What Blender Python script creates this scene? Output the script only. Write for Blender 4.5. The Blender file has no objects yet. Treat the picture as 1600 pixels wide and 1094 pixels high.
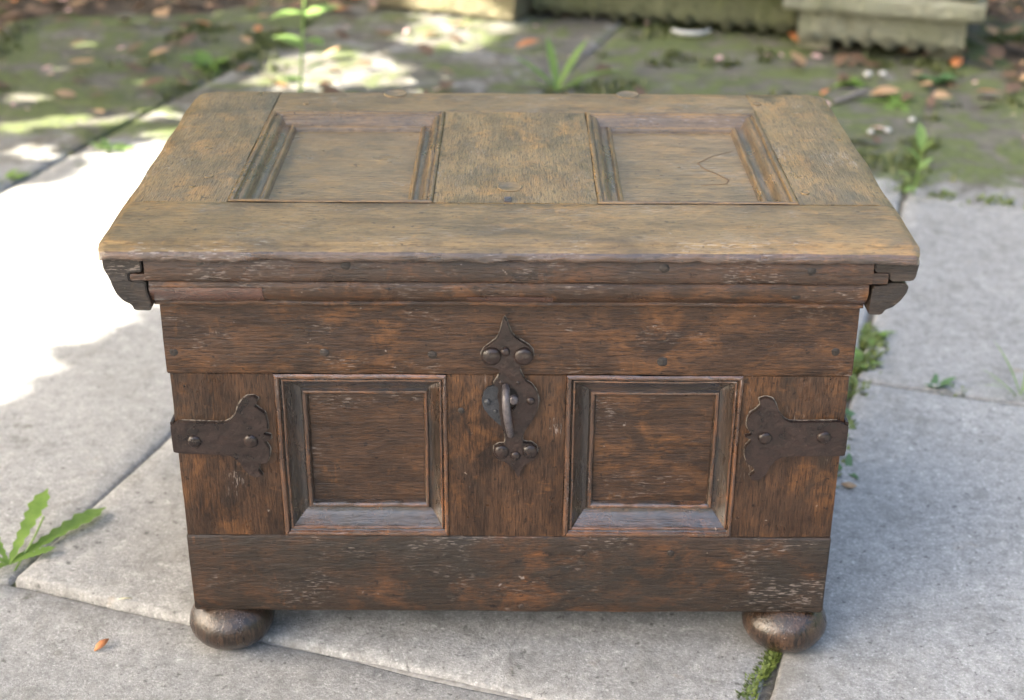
import bpy, bmesh, math, random
from mathutils import Vector, Matrix, noise
random.seed(7)
R = math.radians
scene = bpy.context.scene
C = scene.collection

# ---------------------------------------------------------------- camera
cam_d = bpy.data.cameras.new('camera'); cam = bpy.data.objects.new('camera', cam_d); C.objects.link(cam)
PITCH, ROLL = 0.4615, 0.0053
cam.location = (0.002, -1.1563, 0.9036)
fw = Vector((0, math.cos(PITCH), -math.sin(PITCH))); rt = Vector((1, 0, 0)); up = rt.cross(fw)
r2 = rt * math.cos(ROLL) + up * math.sin(ROLL); u2 = -rt * math.sin(ROLL) + up * math.cos(ROLL)
cam.rotation_euler = Matrix((r2, u2, -fw)).transposed().to_euler()
cam_d.sensor_width = 36.0; cam_d.lens = 52.0; cam_d.clip_start = 0.05; cam_d.clip_end = 2000
cam_d.dof.use_dof = True; cam_d.dof.focus_distance = 1.30; cam_d.dof.aperture_fstop = 4.8
scene.camera = cam

# ---------------------------------------------------------------- sky, sun, exposure
SUN_EL = R(40); SUN_TO = Vector((-0.95, -0.30, 0)).normalized() * math.cos(SUN_EL) + Vector((0, 0, math.sin(SUN_EL)))
world = bpy.data.worlds.new('World'); scene.world = world; world.use_nodes = True
wn = world.node_tree; sky = wn.nodes.new('ShaderNodeTexSky'); sky.sky_type = 'NISHITA'; sky.sun_disc = False
sky.sun_elevation = SUN_EL; sky.sun_rotation = math.atan2(SUN_TO.x, SUN_TO.y)
sky.dust_density = 7.0; sky.air_density = 1.0; sky.ozone_density = 0.6
bg = wn.nodes['Background']; wn.links.new(sky.outputs[0], bg.inputs[0]); bg.inputs[1].default_value = 0.12
sun_d = bpy.data.lights.new('sun', 'SUN'); sun_d.energy = 5.0; sun_d.angle = R(0.55); sun_d.color = (1, 0.94, 0.84)
sun = bpy.data.objects.new('sun', sun_d); C.objects.link(sun)
sun.rotation_euler = SUN_TO.to_track_quat('Z', 'Y').to_euler()
scene.view_settings.view_transform = 'Standard'; scene.view_settings.look = 'None'
scene.view_settings.use_white_balance = True; scene.view_settings.white_balance_temperature = 6750; scene.view_settings.white_balance_tint = 8
scene.view_settings.exposure = 2.88; scene.view_settings.gamma = 1.0; scene.view_settings.use_curve_mapping = False

# ---------------------------------------------------------------- material helpers
class NT:
    def __init__(s, name):
        s.m = bpy.data.materials.new(name); s.m.use_nodes = True; s.t = s.m.node_tree
        s.b = s.t.nodes['Principled BSDF']
    def n(s, ty, **kw):
        o = s.t.nodes.new(ty)
        for k, v in kw.items(): setattr(o, k, v)
        return o
    def put(s, sock, v):
        if isinstance(v, bpy.types.NodeSocket): s.t.links.new(v, sock)
        else:
            try: sock.default_value = v
            except Exception: sock.default_value = tuple(v) + (1,)
    def math(s, op, a, b=0.0, c=None, clamp=False):
        o = s.n('ShaderNodeMath', operation=op, use_clamp=clamp); s.put(o.inputs[0], a); s.put(o.inputs[1], b)
        if c is not None: s.put(o.inputs[2], c)
        return o.outputs[0]
    def mix(s, f, a, b, blend='MIX'):
        o = s.n('ShaderNodeMix', data_type='RGBA', blend_type=blend); s.put(o.inputs[0], f); s.put(o.inputs[6], a); s.put(o.inputs[7], b)
        return o.outputs[2]
    def ramp(s, f, a, b, x0=0.0, x1=1.0):
        o = s.n('ShaderNodeMapRange'); s.put(o.inputs[0], f)
        for i, v in enumerate((a, b, x0, x1)): o.inputs[i + 1].default_value = v
        return o.outputs[0]
    def coords(s, rnd=True):
        tc = s.n('ShaderNodeTexCoord'); v = tc.outputs['Object']
        if rnd:
            oi = s.n('ShaderNodeObjectInfo'); vm = s.n('ShaderNodeVectorMath', operation='SCALE'); vm.inputs[0].default_value = (7.3, 5.1, 9.7)
            s.t.links.new(oi.outputs['Random'], vm.inputs['Scale']); ad = s.n('ShaderNodeVectorMath', operation='ADD')
            s.t.links.new(v, ad.inputs[0]); s.t.links.new(vm.outputs[0], ad.inputs[1]); v = ad.outputs[0]
        s.v = v; return v
    def noise(s, scale, detail=3, rough=0.55, dist=0.0, v=None, kind='FBM'):
        mp = s.n('ShaderNodeMapping'); s.t.links.new(v or s.v, mp.inputs[0])
        mp.inputs['Scale'].default_value = scale if hasattr(scale, '__len__') else (scale,) * 3
        o = s.n('ShaderNodeTexNoise'); o.inputs['Scale'].default_value = 1.0; o.inputs['Detail'].default_value = detail
        o.inputs['Roughness'].default_value = rough; o.inputs['Distortion'].default_value = dist
        s.t.links.new(mp.outputs[0], o.inputs['Vector']); return o.outputs['Fac']
    def bump(s, h, strength, dist, prev=None):
        o = s.n('ShaderNodeBump'); o.inputs['Strength'].default_value = strength; o.inputs['Distance'].default_value = dist
        s.put(o.inputs['Height'], h)
        if prev is not None: s.t.links.new(prev, o.inputs['Normal'])
        return o.outputs[0]
    def out(s, col, rough, normal=None, **kw):
        s.put(s.b.inputs['Base Color'], col); s.put(s.b.inputs['Roughness'], rough)
        if normal is not None: s.t.links.new(normal, s.b.inputs['Normal'])
        for k, v in kw.items(): s.put(s.b.inputs[k], v)
        return s.m

def wood(name, axis, dark, mid, warm, grime=0.5, pale=0.5, rough=0.33, grime_col=(0.026, 0.018, 0.013), bumpy=1.0, palecol=(0.27, 0.22, 0.19), coat=0.22, spec=0.30, cior=1.5, fibc=1.0, rib=0.0):
    t = NT(name); t.coords()
    def g(al, ac):
        s = [ac, ac, ac]; s[axis] = al; return s
    n1 = t.noise(g(14, 26), 6, 0.65, 0.5)
    col = t.mix(t.ramp(n1, 0.34, 0.60), dark, mid)
    n1b = t.noise(g(24, 40), 6, 0.68, 0.6); n1c = t.noise(g(5, 8), 3, 0.5)
    wf = t.math('MULTIPLY', t.ramp(n1b, 0.47, 0.66), t.ramp(n1c, 0.40, 0.60, 0.15, 0.9))
    col = t.mix(wf, col, warm)
    ray = t.noise(g(130, 55), 3, 0.6, 0.4); raym = t.noise(g(14, 10), 3)
    col = t.mix(t.math('MULTIPLY', t.ramp(ray, 0.58, 0.68), t.ramp(raym, 0.5, 0.6, 0, 0.5)), col, warm)
    fib = t.noise(g(26, 560), 4, 0.7, 0.1)
    col = t.mix(1.0, col, t.mix(t.ramp(fib, 0.32, 0.68), (1 - .38 * fibc, 1 - .40 * fibc, 1 - .42 * fibc), (1 + .34 * fibc, 1 + .33 * fibc, 1 + .31 * fibc)), 'MULTIPLY')
    if rib:
        rb = t.noise(g(6, 230), 3, 0.6); col = t.mix(t.ramp(rb, 0.47, 0.60, 0, rib), col, (0.012, 0.009, 0.007))
    gr = t.noise(g(8, 13), 9, 0.72, 0.6)
    gm = t.ramp(gr, 0.60 - 0.16 * grime, 0.76 - 0.12 * grime, 0, 0.85)
    col = t.mix(gm, col, grime_col)
    pore = t.noise(g(95, 760), 2, 0.55)
    col = t.mix(t.ramp(pore, 0.55, 0.66, 0, 0.7), col, (dark[0] * .45, dark[1] * .42, dark[2] * .42))
    sp = t.noise(150, 2, 0.5); col = t.mix(t.ramp(sp, 0.68, 0.74, 0, 0.85), col, (dark[0] * .4, dark[1] * .4, dark[2] * .45))
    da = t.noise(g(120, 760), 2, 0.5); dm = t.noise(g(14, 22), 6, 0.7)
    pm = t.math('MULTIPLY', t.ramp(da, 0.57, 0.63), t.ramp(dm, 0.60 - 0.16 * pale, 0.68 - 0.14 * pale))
    col = t.mix(t.math('MULTIPLY', pm, 0.6), col, palecol)  # pale dashes: glints on open grain painted into the colour, plus wax dust
    chip = t.noise(110, 3, 0.6); col = t.mix(t.ramp(chip, 0.72, 0.75, 0, 0.7), col, palecol)
    h = t.math('ADD', t.math('MULTIPLY', fib, 0.8), t.math('MULTIPLY', pore, -0.9))
    nb = t.bump(h, 0.6 * bumpy, 0.0014)
    nb = t.bump(t.noise(g(24, 60), 6, 0.65), 0.6 * bumpy, 0.004, nb)
    rg = t.math('ADD', t.ramp(t.noise(g(18, 30), 4), 0.3, 0.7, rough - 0.10, rough + 0.14), t.math('MULTIPLY', pm, 0.1))
    t.t.links.new(nb, t.b.inputs['Coat Normal'])
    return t.out(col, rg, nb, **{'Coat Weight': coat, 'Coat Roughness': 0.16 if coat > .5 else 0.22, 'Coat IOR': cior, 'Specular IOR Level': spec})

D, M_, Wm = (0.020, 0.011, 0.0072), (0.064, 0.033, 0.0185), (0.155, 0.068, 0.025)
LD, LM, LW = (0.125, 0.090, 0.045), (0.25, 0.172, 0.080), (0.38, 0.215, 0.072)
MAT = {}
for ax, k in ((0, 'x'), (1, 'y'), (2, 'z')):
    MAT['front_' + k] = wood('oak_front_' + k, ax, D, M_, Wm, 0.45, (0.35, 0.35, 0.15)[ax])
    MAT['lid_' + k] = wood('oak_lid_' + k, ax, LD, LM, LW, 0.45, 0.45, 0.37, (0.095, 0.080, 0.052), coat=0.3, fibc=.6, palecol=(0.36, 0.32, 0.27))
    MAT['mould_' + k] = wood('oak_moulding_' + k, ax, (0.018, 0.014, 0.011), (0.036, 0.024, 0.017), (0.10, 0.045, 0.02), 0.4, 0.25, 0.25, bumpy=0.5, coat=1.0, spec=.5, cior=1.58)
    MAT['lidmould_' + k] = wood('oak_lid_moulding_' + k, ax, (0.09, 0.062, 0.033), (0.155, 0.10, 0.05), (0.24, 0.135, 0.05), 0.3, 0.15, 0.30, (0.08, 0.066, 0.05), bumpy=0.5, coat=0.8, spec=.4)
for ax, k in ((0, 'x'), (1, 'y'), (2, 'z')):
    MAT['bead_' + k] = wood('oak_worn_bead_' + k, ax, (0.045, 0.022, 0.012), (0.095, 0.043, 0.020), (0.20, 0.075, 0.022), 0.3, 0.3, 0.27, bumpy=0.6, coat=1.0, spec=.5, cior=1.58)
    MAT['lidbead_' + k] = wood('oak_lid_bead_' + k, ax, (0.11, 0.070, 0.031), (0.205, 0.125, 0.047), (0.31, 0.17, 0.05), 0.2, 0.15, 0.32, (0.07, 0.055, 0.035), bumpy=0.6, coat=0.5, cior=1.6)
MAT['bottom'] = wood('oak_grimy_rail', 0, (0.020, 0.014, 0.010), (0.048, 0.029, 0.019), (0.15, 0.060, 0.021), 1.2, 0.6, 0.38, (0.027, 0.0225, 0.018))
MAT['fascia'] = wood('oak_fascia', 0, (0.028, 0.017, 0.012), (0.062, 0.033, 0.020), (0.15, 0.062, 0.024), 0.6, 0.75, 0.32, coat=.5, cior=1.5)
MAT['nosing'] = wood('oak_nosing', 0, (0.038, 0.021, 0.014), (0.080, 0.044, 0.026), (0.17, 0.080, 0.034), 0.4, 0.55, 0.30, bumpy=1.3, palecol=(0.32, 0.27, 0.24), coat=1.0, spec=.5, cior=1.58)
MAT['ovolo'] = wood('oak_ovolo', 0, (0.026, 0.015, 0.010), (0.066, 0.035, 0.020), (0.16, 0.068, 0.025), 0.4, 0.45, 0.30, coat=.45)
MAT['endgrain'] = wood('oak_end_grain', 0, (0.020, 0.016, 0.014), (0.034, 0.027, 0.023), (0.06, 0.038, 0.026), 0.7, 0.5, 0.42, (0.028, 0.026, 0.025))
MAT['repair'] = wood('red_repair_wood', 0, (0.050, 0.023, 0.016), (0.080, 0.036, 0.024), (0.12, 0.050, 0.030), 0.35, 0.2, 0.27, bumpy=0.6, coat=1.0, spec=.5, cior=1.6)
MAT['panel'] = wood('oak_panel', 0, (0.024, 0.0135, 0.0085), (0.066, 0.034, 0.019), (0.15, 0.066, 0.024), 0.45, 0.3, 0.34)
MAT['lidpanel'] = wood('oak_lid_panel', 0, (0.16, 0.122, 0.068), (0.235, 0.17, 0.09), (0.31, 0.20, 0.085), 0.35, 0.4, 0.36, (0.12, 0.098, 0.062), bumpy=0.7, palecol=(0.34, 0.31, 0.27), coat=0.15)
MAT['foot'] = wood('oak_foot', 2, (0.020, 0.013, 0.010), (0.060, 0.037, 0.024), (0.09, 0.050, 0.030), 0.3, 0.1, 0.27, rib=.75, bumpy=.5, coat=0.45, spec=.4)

def iron(name, c1, c2, rough=0.40):
    t = NT(name); t.coords(); n = t.noise(60, 5, 0.6); n2 = t.noise(400, 3, 0.6)
    col = t.mix(t.ramp(n, 0.35, 0.65), c1, c2)
    col = t.mix(t.ramp(n2, 0.60, 0.74, 0, 0.6), col, (0.075, 0.045, 0.033))
    nb = t.bump(t.noise(110, 4, 0.55), 0.8, 0.003); nb = t.bump(n2, 0.25, 0.0008, nb)
    return t.out(col, t.ramp(n, 0.3, 0.7, rough - 0.08, rough + 0.14), nb, **{'Metallic': 0.05, 'Specular IOR Level': 0.25, 'Coat Weight': 0.35, 'Coat IOR': 1.55, 'Coat Roughness': 0.18})
MAT['iron'] = iron('brown_iron', (0.014, 0.0095, 0.0085), (0.032, 0.019, 0.0155), 0.30)
MAT['slate_iron'] = iron('blue_black_iron', (0.026, 0.028, 0.032), (0.042, 0.044, 0.050), 0.5)
MAT['worn_iron'] = iron('worn_grey_iron', (0.05, 0.044, 0.046), (0.12, 0.105, 0.11), 0.28)
def residue():
    t = NT('wax_residue'); t.coords(); n = t.noise(220, 4, 0.7); return t.out(t.mix(t.ramp(n, 0.38, 0.6), (0.035, 0.022, 0.015), (0.26, 0.225, 0.185)), 0.7)
MAT['residue'] = residue()
MAT['black'] = NT('black_hole').out((0.006, 0.005, 0.005), 0.8)

def concrete(name, eb):
    t = NT(name); t.coords(False); v = t.v
    oi = t.n('ShaderNodeObjectInfo')
    big = t.noise(3.2, 5, 0.6); med = t.noise(26, 6, 0.65); fine = t.noise(270, 4, 0.8); finer = t.noise(520, 2, 0.6)
    col = t.mix(t.ramp(big, 0.3, 0.7), (0.235, 0.235, 0.228), (0.335, 0.332, 0.318))
    col = t.mix(t.ramp(med, 0.42, 0.72, 0, 0.55), col, (0.19, 0.19, 0.185))
    col = t.mix(t.ramp(med, 0.40, 0.25, 0, 0.45), col, (0.43, 0.42, 0.385))
    col = t.mix(t.ramp(fine, 0.52, 0.66, 0, 0.75), col, (0.13, 0.13, 0.13))
    col = t.mix(t.ramp(fine, 0.46, 0.33, 0, 0.7), col, (0.50, 0.495, 0.48))
    col = t.mix(t.ramp(finer, 0.60, 0.70, 0, 0.55), col, (0.60, 0.59, 0.57))
    m2 = t.noise(62, 5, 0.7); m3 = t.noise(11, 7, 0.7)
    col = t.mix(t.ramp(m2, 0.50, 0.64, 0, 0.55), col, (0.15, 0.15, 0.145)); col = t.mix(t.ramp(m2, 0.44, 0.32, 0, 0.45), col, (0.46, 0.455, 0.43))
    col = t.mix(t.ramp(m3, 0.52, 0.70, 0, 0.5), col, (0.17, 0.165, 0.15))
    pit = t.noise(100, 3, 0.6); col = t.mix(t.ramp(pit, 0.64, 0.70, 0, 0.8), col, (0.085, 0.083, 0.08)); col = t.mix(t.ramp(pit, 0.34, 0.29, 0, 0.6), col, (0.56, 0.555, 0.53))
    st = t.noise(5.5, 8, 0.75, 0.8); col = t.mix(t.ramp(st, 0.56, 0.66, 0, 0.42), col, (0.13, 0.125, 0.11))
    och = t.noise(17, 4, 0.6); ochm = t.noise(5, 2)
    col = t.mix(t.math('MULTIPLY', t.ramp(och, 0.66, 0.76, 0, 0.45), t.ramp(ochm, 0.45, 0.6)), col, (0.36, 0.25, 0.13))
    lich = t.noise(14, 6, 0.7); lm = t.noise(4.2, 3)
    col = t.mix(t.math('MULTIPLY', t.ramp(lich, 0.62, 0.68, 0, 0.8), t.ramp(lm, 0.50, 0.6)), col, (0.085, 0.082, 0.065))
    br = t.ramp(oi.outputs['Random'], 0, 1, 0.92, 1.07); cb = t.n('ShaderNodeCombineColor')
    for i in range(3): t.t.links.new(br, cb.inputs[i])
    col = t.mix(1.0, col, cb.outputs[0], 'MULTIPLY')
    # moss and soil film near the flower bed, soil darkened to paint in canopy shade
    sx = t.n('ShaderNodeSeparateXYZ'); t.t.links.new(v, sx.inputs[0])
    vv = t.math('ADD', t.math('MULTIPLY', t.math('MAXIMUM', sx.outputs[0], -0.2), 0.20), sx.outputs[1])
    edge = t.ramp(vv, 1.12, 1.62, -0.36, eb)
    mm = t.noise(6.5, 8, 0.72, 0.5)
    dirt_shade = t.ramp(t.math('ADD', mm, edge), 0.45, 0.62)
    soil_shade_c = t.mix(t.ramp(t.noise(30, 5, 0.7), 0.35, 0.65), (0.040, 0.036, 0.027), (0.115, 0.104, 0.08))
    col = t.mix(t.math('MULTIPLY', dirt_shade, 0.9), col, soil_shade_c)
    ms = t.noise(9, 7, 0.7, 0.6); moss = t.ramp(t.math('ADD', ms, t.math('MULTIPLY', edge, 0.6)), 0.55, 0.66, 0, 0.85)
    mossc = t.mix(t.ramp(t.noise(70, 4, 0.7), 0.3, 0.7), (0.040, 0.060, 0.014), (0.115, 0.145, 0.034))
    col = t.mix(moss, col, mossc)
    h = t.math('ADD', t.math('ADD', t.math('MULTIPLY', fine, 0.5), t.math('MULTIPLY', med, 0.6)), t.math('MULTIPLY', moss, 1.4))
    nb = t.bump(h, 0.55, 0.004); nb = t.bump(finer, 0.35, 0.0012, nb)
    return t.out(col, 0.88, nb)
MAT['concrete'] = concrete('weathered_concrete', 0.20); MAT['concrete_clean'] = concrete('pale_concrete', 0.11)
def soil():
    t = NT('garden_soil'); t.coords(False); a = t.noise(9, 8, 0.7); b = t.noise(60, 4, 0.7)
    col = t.mix(t.ramp(a, 0.35, 0.65), (0.030, 0.022, 0.015), (0.085, 0.064, 0.043))
    col = t.mix(t.ramp(b, 0.55, 0.7, 0, 0.7), col, (0.13, 0.10, 0.075))
    m = t.noise(4, 7, 0.7); col = t.mix(t.ramp(m, 0.55, 0.63, 0, 0.8), col, (0.06, 0.085, 0.018))
    return t.out(col, 0.95, t.bump(t.math('ADD', a, b), 0.8, 0.02))
MAT['soil'] = soil()
def grit():
    t = NT('joint_grit'); t.coords(False); b = t.noise(120, 4, 0.7); m = t.noise(8, 5, 0.7)
    col = t.mix(t.ramp(b, 0.35, 0.65), (0.055, 0.05, 0.04), (0.16, 0.145, 0.12))
    col = t.mix(t.ramp(m, 0.52, 0.64), col, (0.075, 0.10, 0.025))
    return t.out(col, 0.95, t.bump(b, 0.8, 0.006))
MAT['grit'] = grit()
def trough_mat(name, pale, dark, moss):
    t = NT(name); t.coords(); a = t.noise(14, 7, 0.7); b = t.noise(90, 4, 0.65); m = t.noise(7, 7, 0.7)
    col = t.mix(t.ramp(a, 0.35, 0.65), dark, pale); col = t.mix(t.ramp(m, 0.46, 0.62, 0, 0.8), col, moss)
    return t.out(col, 0.92, t.bump(t.math('ADD', a, t.math('ADD', b, t.noise(38, 3, 0.5))), 1.0, 0.022))
MAT['stone_a'] = trough_mat('mossy_stone', (0.44, 0.44, 0.34), (0.20, 0.205, 0.14), (0.18, 0.195, 0.10))
MAT['stone_b'] = trough_mat('green_stone', (0.22, 0.23, 0.13), (0.09, 0.10, 0.05), (0.08, 0.10, 0.03))
MAT['stone_c'] = trough_mat('cream_stone', (0.38, 0.33, 0.20), (0.17, 0.15, 0.09), (0.14, 0.14, 0.06))
def leafy(name, c1, c2, trans=0.35, rough=0.5):
    t = NT(name); t.coords(); oi = t.n('ShaderNodeObjectInfo'); n = t.noise(60, 4, 0.6)
    col = t.mix(t.ramp(n, 0.3, 0.7), c1, c2)
    tr = t.n('ShaderNodeBsdfTranslucent'); t.put(tr.inputs[0], col)
    mx = t.n('ShaderNodeMixShader'); mx.inputs[0].default_value = trans
    t.out(col, rough); t.t.links.new(t.b.outputs[0], mx.inputs[1]); t.t.links.new(tr.outputs[0], mx.inputs[2])
    t.t.links.new(mx.outputs[0], t.t.nodes['Material Output'].inputs[0]); return t.m
MAT['leaf'] = leafy('fresh_leaf', (0.11, 0.20, 0.035), (0.19, 0.30, 0.06))
MAT['leaf_pale'] = leafy('pale_leaf', (0.17, 0.28, 0.08), (0.26, 0.38, 0.12))
MAT['leaf_cool'] = leafy('cool_leaf', (0.07, 0.15, 0.055), (0.12, 0.22, 0.09))
MAT['canopy'] = leafy('canopy_leaf', (0.035, 0.065, 0.015), (0.06, 0.10, 0.025), 0.12)
MAT['old_moss'] = leafy('old_moss', (0.05, 0.065, 0.018), (0.11, 0.13, 0.035), 0.15)
MAT['moss'] = leafy('moss_tuft', (0.085, 0.12, 0.025), (0.17, 0.22, 0.055), 0.2)
MAT['bark'] = trough_mat('bark', (0.14, 0.10, 0.07), (0.05, 0.036, 0.026), (0.07, 0.075, 0.035))
def plain(name, c1, c2, rough=0.6, sc=80):
    t = NT(name); t.coords(); n = t.noise(sc, 4, 0.6); return t.out(t.mix(t.ramp(n, 0.3, 0.7), c1, c2), rough, t.bump(n, 0.3, 0.002))
MAT['dead_orange'] = plain('orange_dead_leaf', (0.30, 0.10, 0.035), (0.42, 0.17, 0.06))
MAT['dead_tan'] = plain('tan_dead_leaf', (0.25, 0.15, 0.075), (0.38, 0.25, 0.14))
MAT['dead_brown'] = plain('brown_dead_leaf', (0.065, 0.038, 0.022), (0.13, 0.075, 0.042))
MAT['petal'] = plain('pink_petal', (0.45, 0.27, 0.25), (0.55, 0.38, 0.36))
MAT['cream'] = plain('cream_scrap', (0.45, 0.42, 0.27), (0.58, 0.54, 0.38))
MAT['white'] = plain('white_china', (0.50, 0.52, 0.54), (0.62, 0.63, 0.64), 0.35, 20)
MAT['mortar'] = plain('joint_mortar', (0.20, 0.19, 0.17), (0.36, 0.35, 0.33), 0.9, 160)
MAT['pebble'] = plain('pale_pebble', (0.42, 0.41, 0.38), (0.55, 0.54, 0.52), 0.7, 40)
MAT['ring'] = plain('ring_grain', (0.12, 0.07, 0.028), (0.17, 0.10, 0.042), 0.5)
MAT['twig'] = plain('grey_twig', (0.13, 0.11, 0.10), (0.24, 0.21, 0.19), 0.8)

# ---------------------------------------------------------------- mesh helpers
def obj(name, verts, faces, mat, parent=None, angle=40, smooth=True):
    me = bpy.data.meshes.new(name); me.from_pydata([tuple(v) for v in verts], [], faces); me.update()
    bm = bmesh.new(); bm.from_mesh(me); bmesh.ops.recalc_face_normals(bm, faces=bm.faces); bm.to_mesh(me); bm.free()
    if smooth:
        me.shade_smooth(); me.set_sharp_from_angle(angle=R(angle))
    if mat: me.materials.append(MAT[mat])
    o = bpy.data.objects.new(name, me); C.objects.link(o); o.parent = parent
    return o
def link_copy(name, me, parent=None):
    o = bpy.data.objects.new(name, me); C.objects.link(o); o.parent = parent; return o
def empty(name, loc=(0, 0, 0)):
    o = bpy.data.objects.new(name, None); C.objects.link(o); o.location = loc; o.empty_display_size = 0.05; return o
def tag(o, label=None, cat=None, group=None, kind=None):
    for k, v in (('label', label), ('category', cat), ('group', group), ('kind', kind)):
        if v: o[k] = v
    return o
def nz(v, f, s=0.0): return noise.noise(Vector(v) * f + Vector((s, s * 1.7, -s)))
def nv(v, f, s=0.0): return noise.noise_vector(Vector(v) * f + Vector((s, s * 1.7, -s)))
SEED = [0.0]
def loft(name, axis, a0, a1, prof, mat, parent, n=40, wob=0.0006, freq=18, m0=None, m1=None, fn=None, angle=40):
    """closed profile [(p,q)] in the two other axes (in x,y,z order), swept along axis; m0/m1(i) shift the ends point by point (mitres)"""
    SEED[0] += 3.1; sd = SEED[0]
    V, F = [], []; k = len(prof)
    for j in range(n + 1):
        t = j / n
        for i, (p, q) in enumerate(prof):
            s0 = a0 + (m0[i] if m0 else 0); s1 = a1 - (m1[i] if m1 else 0); a = s0 + (s1 - s0) * t
            v = [p, q]; v.insert(axis, a); v = Vector(v)
            d = nv(v, freq, sd) * wob + nv(v, freq * 5, sd) * wob * 0.35
            if m0 or m1: d[axis] = 0
            v += d
            if fn: v = fn(v)
            V.append(v)
    for j in range(n):
        for i in range(k):
            F.append((j * k + i, j * k + (i + 1) % k, (j + 1) * k + (i + 1) % k, (j + 1) * k + i))
    F.append(tuple(range(k))); F.append(tuple(n * k + i for i in range(k)))
    return obj(name, V, F, mat, parent, angle)
def rrect(p0, p1, q0, q1, r=0.002, seg=3, step=0.018):
    pts = []
    for (cx, cy, a) in ((p1 - r, q1 - r, 0), (p0 + r, q1 - r, 90), (p0 + r, q0 + r, 180), (p1 - r, q0 + r, 270)):
        for s in range(seg + 1):
            an = R(a + 90 * s / seg); pts.append((cx + r * math.cos(an), cy + r * math.sin(an)))
    out = []
    for i, p in enumerate(pts):
        out.append(p); q = pts[(i + 1) % len(pts)]; L = math.dist(p, q); m = int(L / step)
        for s in range(1, m + 1): out.append((p[0] + (q[0] - p[0]) * s / (m + 1), p[1] + (q[1] - p[1]) * s / (m + 1)))
    return out
def board(name, x0, x1, y0, y1, z0, z1, axis, mat, parent, r=0.0022, wob=0.0006, freq=16, n=None, fn=None):
    b = [(x0, x1), (y0, y1), (z0, z1)]; a = b.pop(axis)
    n = n or max(8, int((a[1] - a[0]) / 0.012))
    rr = r
    def f2(v):
        e = min(v[axis] - a[0], a[1] - v[axis])
        if fn: v = fn(v)
        return v
    o = loft(name, axis, a[0], a[1], rrect(b[0][0], b[0][1], b[1][0], b[1][1], rr), mat, parent, n, wob, freq, fn=f2)
    bm = bmesh.new(); bm.from_mesh(o.data)       # soften the end edges
    ed = [e for e in bm.edges if any(len(f.verts) > 4 for f in e.link_faces)]
    bmesh.ops.bevel(bm, geom=ed, offset=min(r, 0.0015), segments=2, affect='EDGES', clamp_overlap=True); bm.to_mesh(o.data); bm.free()
    o.data.shade_smooth(); o.data.set_sharp_from_angle(angle=R(45))
    return o
def plate(name, pts, y_back, thick, mat, parent, hole=None, bev=0.0008, wob=0.0003, sub=1):
    """flat outline in x,z millimetres with thickness towards the viewer (-y) and rounded edges"""
    P = [(x / 1000, z / 1000) for x, z in pts]
    # smooth outline (Chaikin once)
    def ch(P):
        o = []
        for i in range(len(P)):
            a, b = P[i], P[(i + 1) % len(P)]; o += [(a[0] * .85 + b[0] * .15, a[1] * .85 + b[1] * .15), (a[0] * .15 + b[0] * .85, a[1] * .15 + b[1] * .85)]
        return o
    for _ in range(sub): P = ch(P)
    bm = bmesh.new()
    def ring(P):
        vs = [bm.verts.new((x, y_back - thick, z)) for x, z in P]
        for i in range(len(vs)): bm.edges.new((vs[i], vs[(i + 1) % len(vs)]))
        return vs
    ring(P)
    if hole: ring([(x / 1000, z / 1000) for x, z in hole])
    bmesh.ops.triangle_fill(bm, edges=bm.edges[:], use_beauty=True)
    bmesh.ops.recalc_face_normals(bm, faces=bm.faces)
    if bm.faces[:][0].normal.y > 0: bmesh.ops.reverse_faces(bm, faces=bm.faces)
    top = bm.faces[:]
    bd = [e for e in bm.edges if e.is_boundary]
    r = bmesh.ops.extrude_edge_only(bm, edges=bd)
    for v in [g for g in r['geom'] if isinstance(g, bmesh.types.BMVert)]: v.co.y = y_back
    ed = [e for e in bd if e.is_valid]
    bmesh.ops.bevel(bm, geom=ed, offset=bev, segments=2, affect='EDGES', clamp_overlap=True)
    for v in bm.verts: v.co += nv(v.co, 45, 4) * wob
    me = bpy.data.meshes.new(name); bm.to_mesh(me); bm.free(); me.shade_smooth(); me.set_sharp_from_angle(angle=R(50)); me.materials.append(MAT[mat])
    o = bpy.data.objects.new(name, me); C.objects.link(o); o.parent = parent; return o
def lathe(prof, seg=24, axis='y'):
    V, F = [], []; n = len(prof)
    for s in range(seg):
        a = 2 * math.pi * s / seg
        for r, h in prof:
            V.append((r * math.cos(a), h, r * math.sin(a)) if axis == 'y' else (r * math.cos(a), r * math.sin(a), h))
    for s in range(seg):
        for i in range(n - 1):
            a = s * n + i; b = ((s + 1) % seg) * n + i; F.append((a, b, b + 1, a + 1))
    return V, F
def dome(name, x, y, z, r, h, mat, parent, seg=14, flat=False, rough=0.06):
    pr = [(r, 0), (r * 0.97, -h * 0.35), (r * 0.8, -h * 0.75), (r * 0.45, -h * 0.96), (0.0002, -h)]
    if flat: pr = [(r, 0), (r * 0.98, -h * 0.7), (r * 0.9, -h), (0.0002, -h)]
    V, F = lathe(pr, seg); V = [Vector(v) * (1 + rough * nz(v, 300, x * 50)) + Vector((x, y, z)) for v in V]
    return obj(name, V, F, mat, parent, 60)
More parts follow.
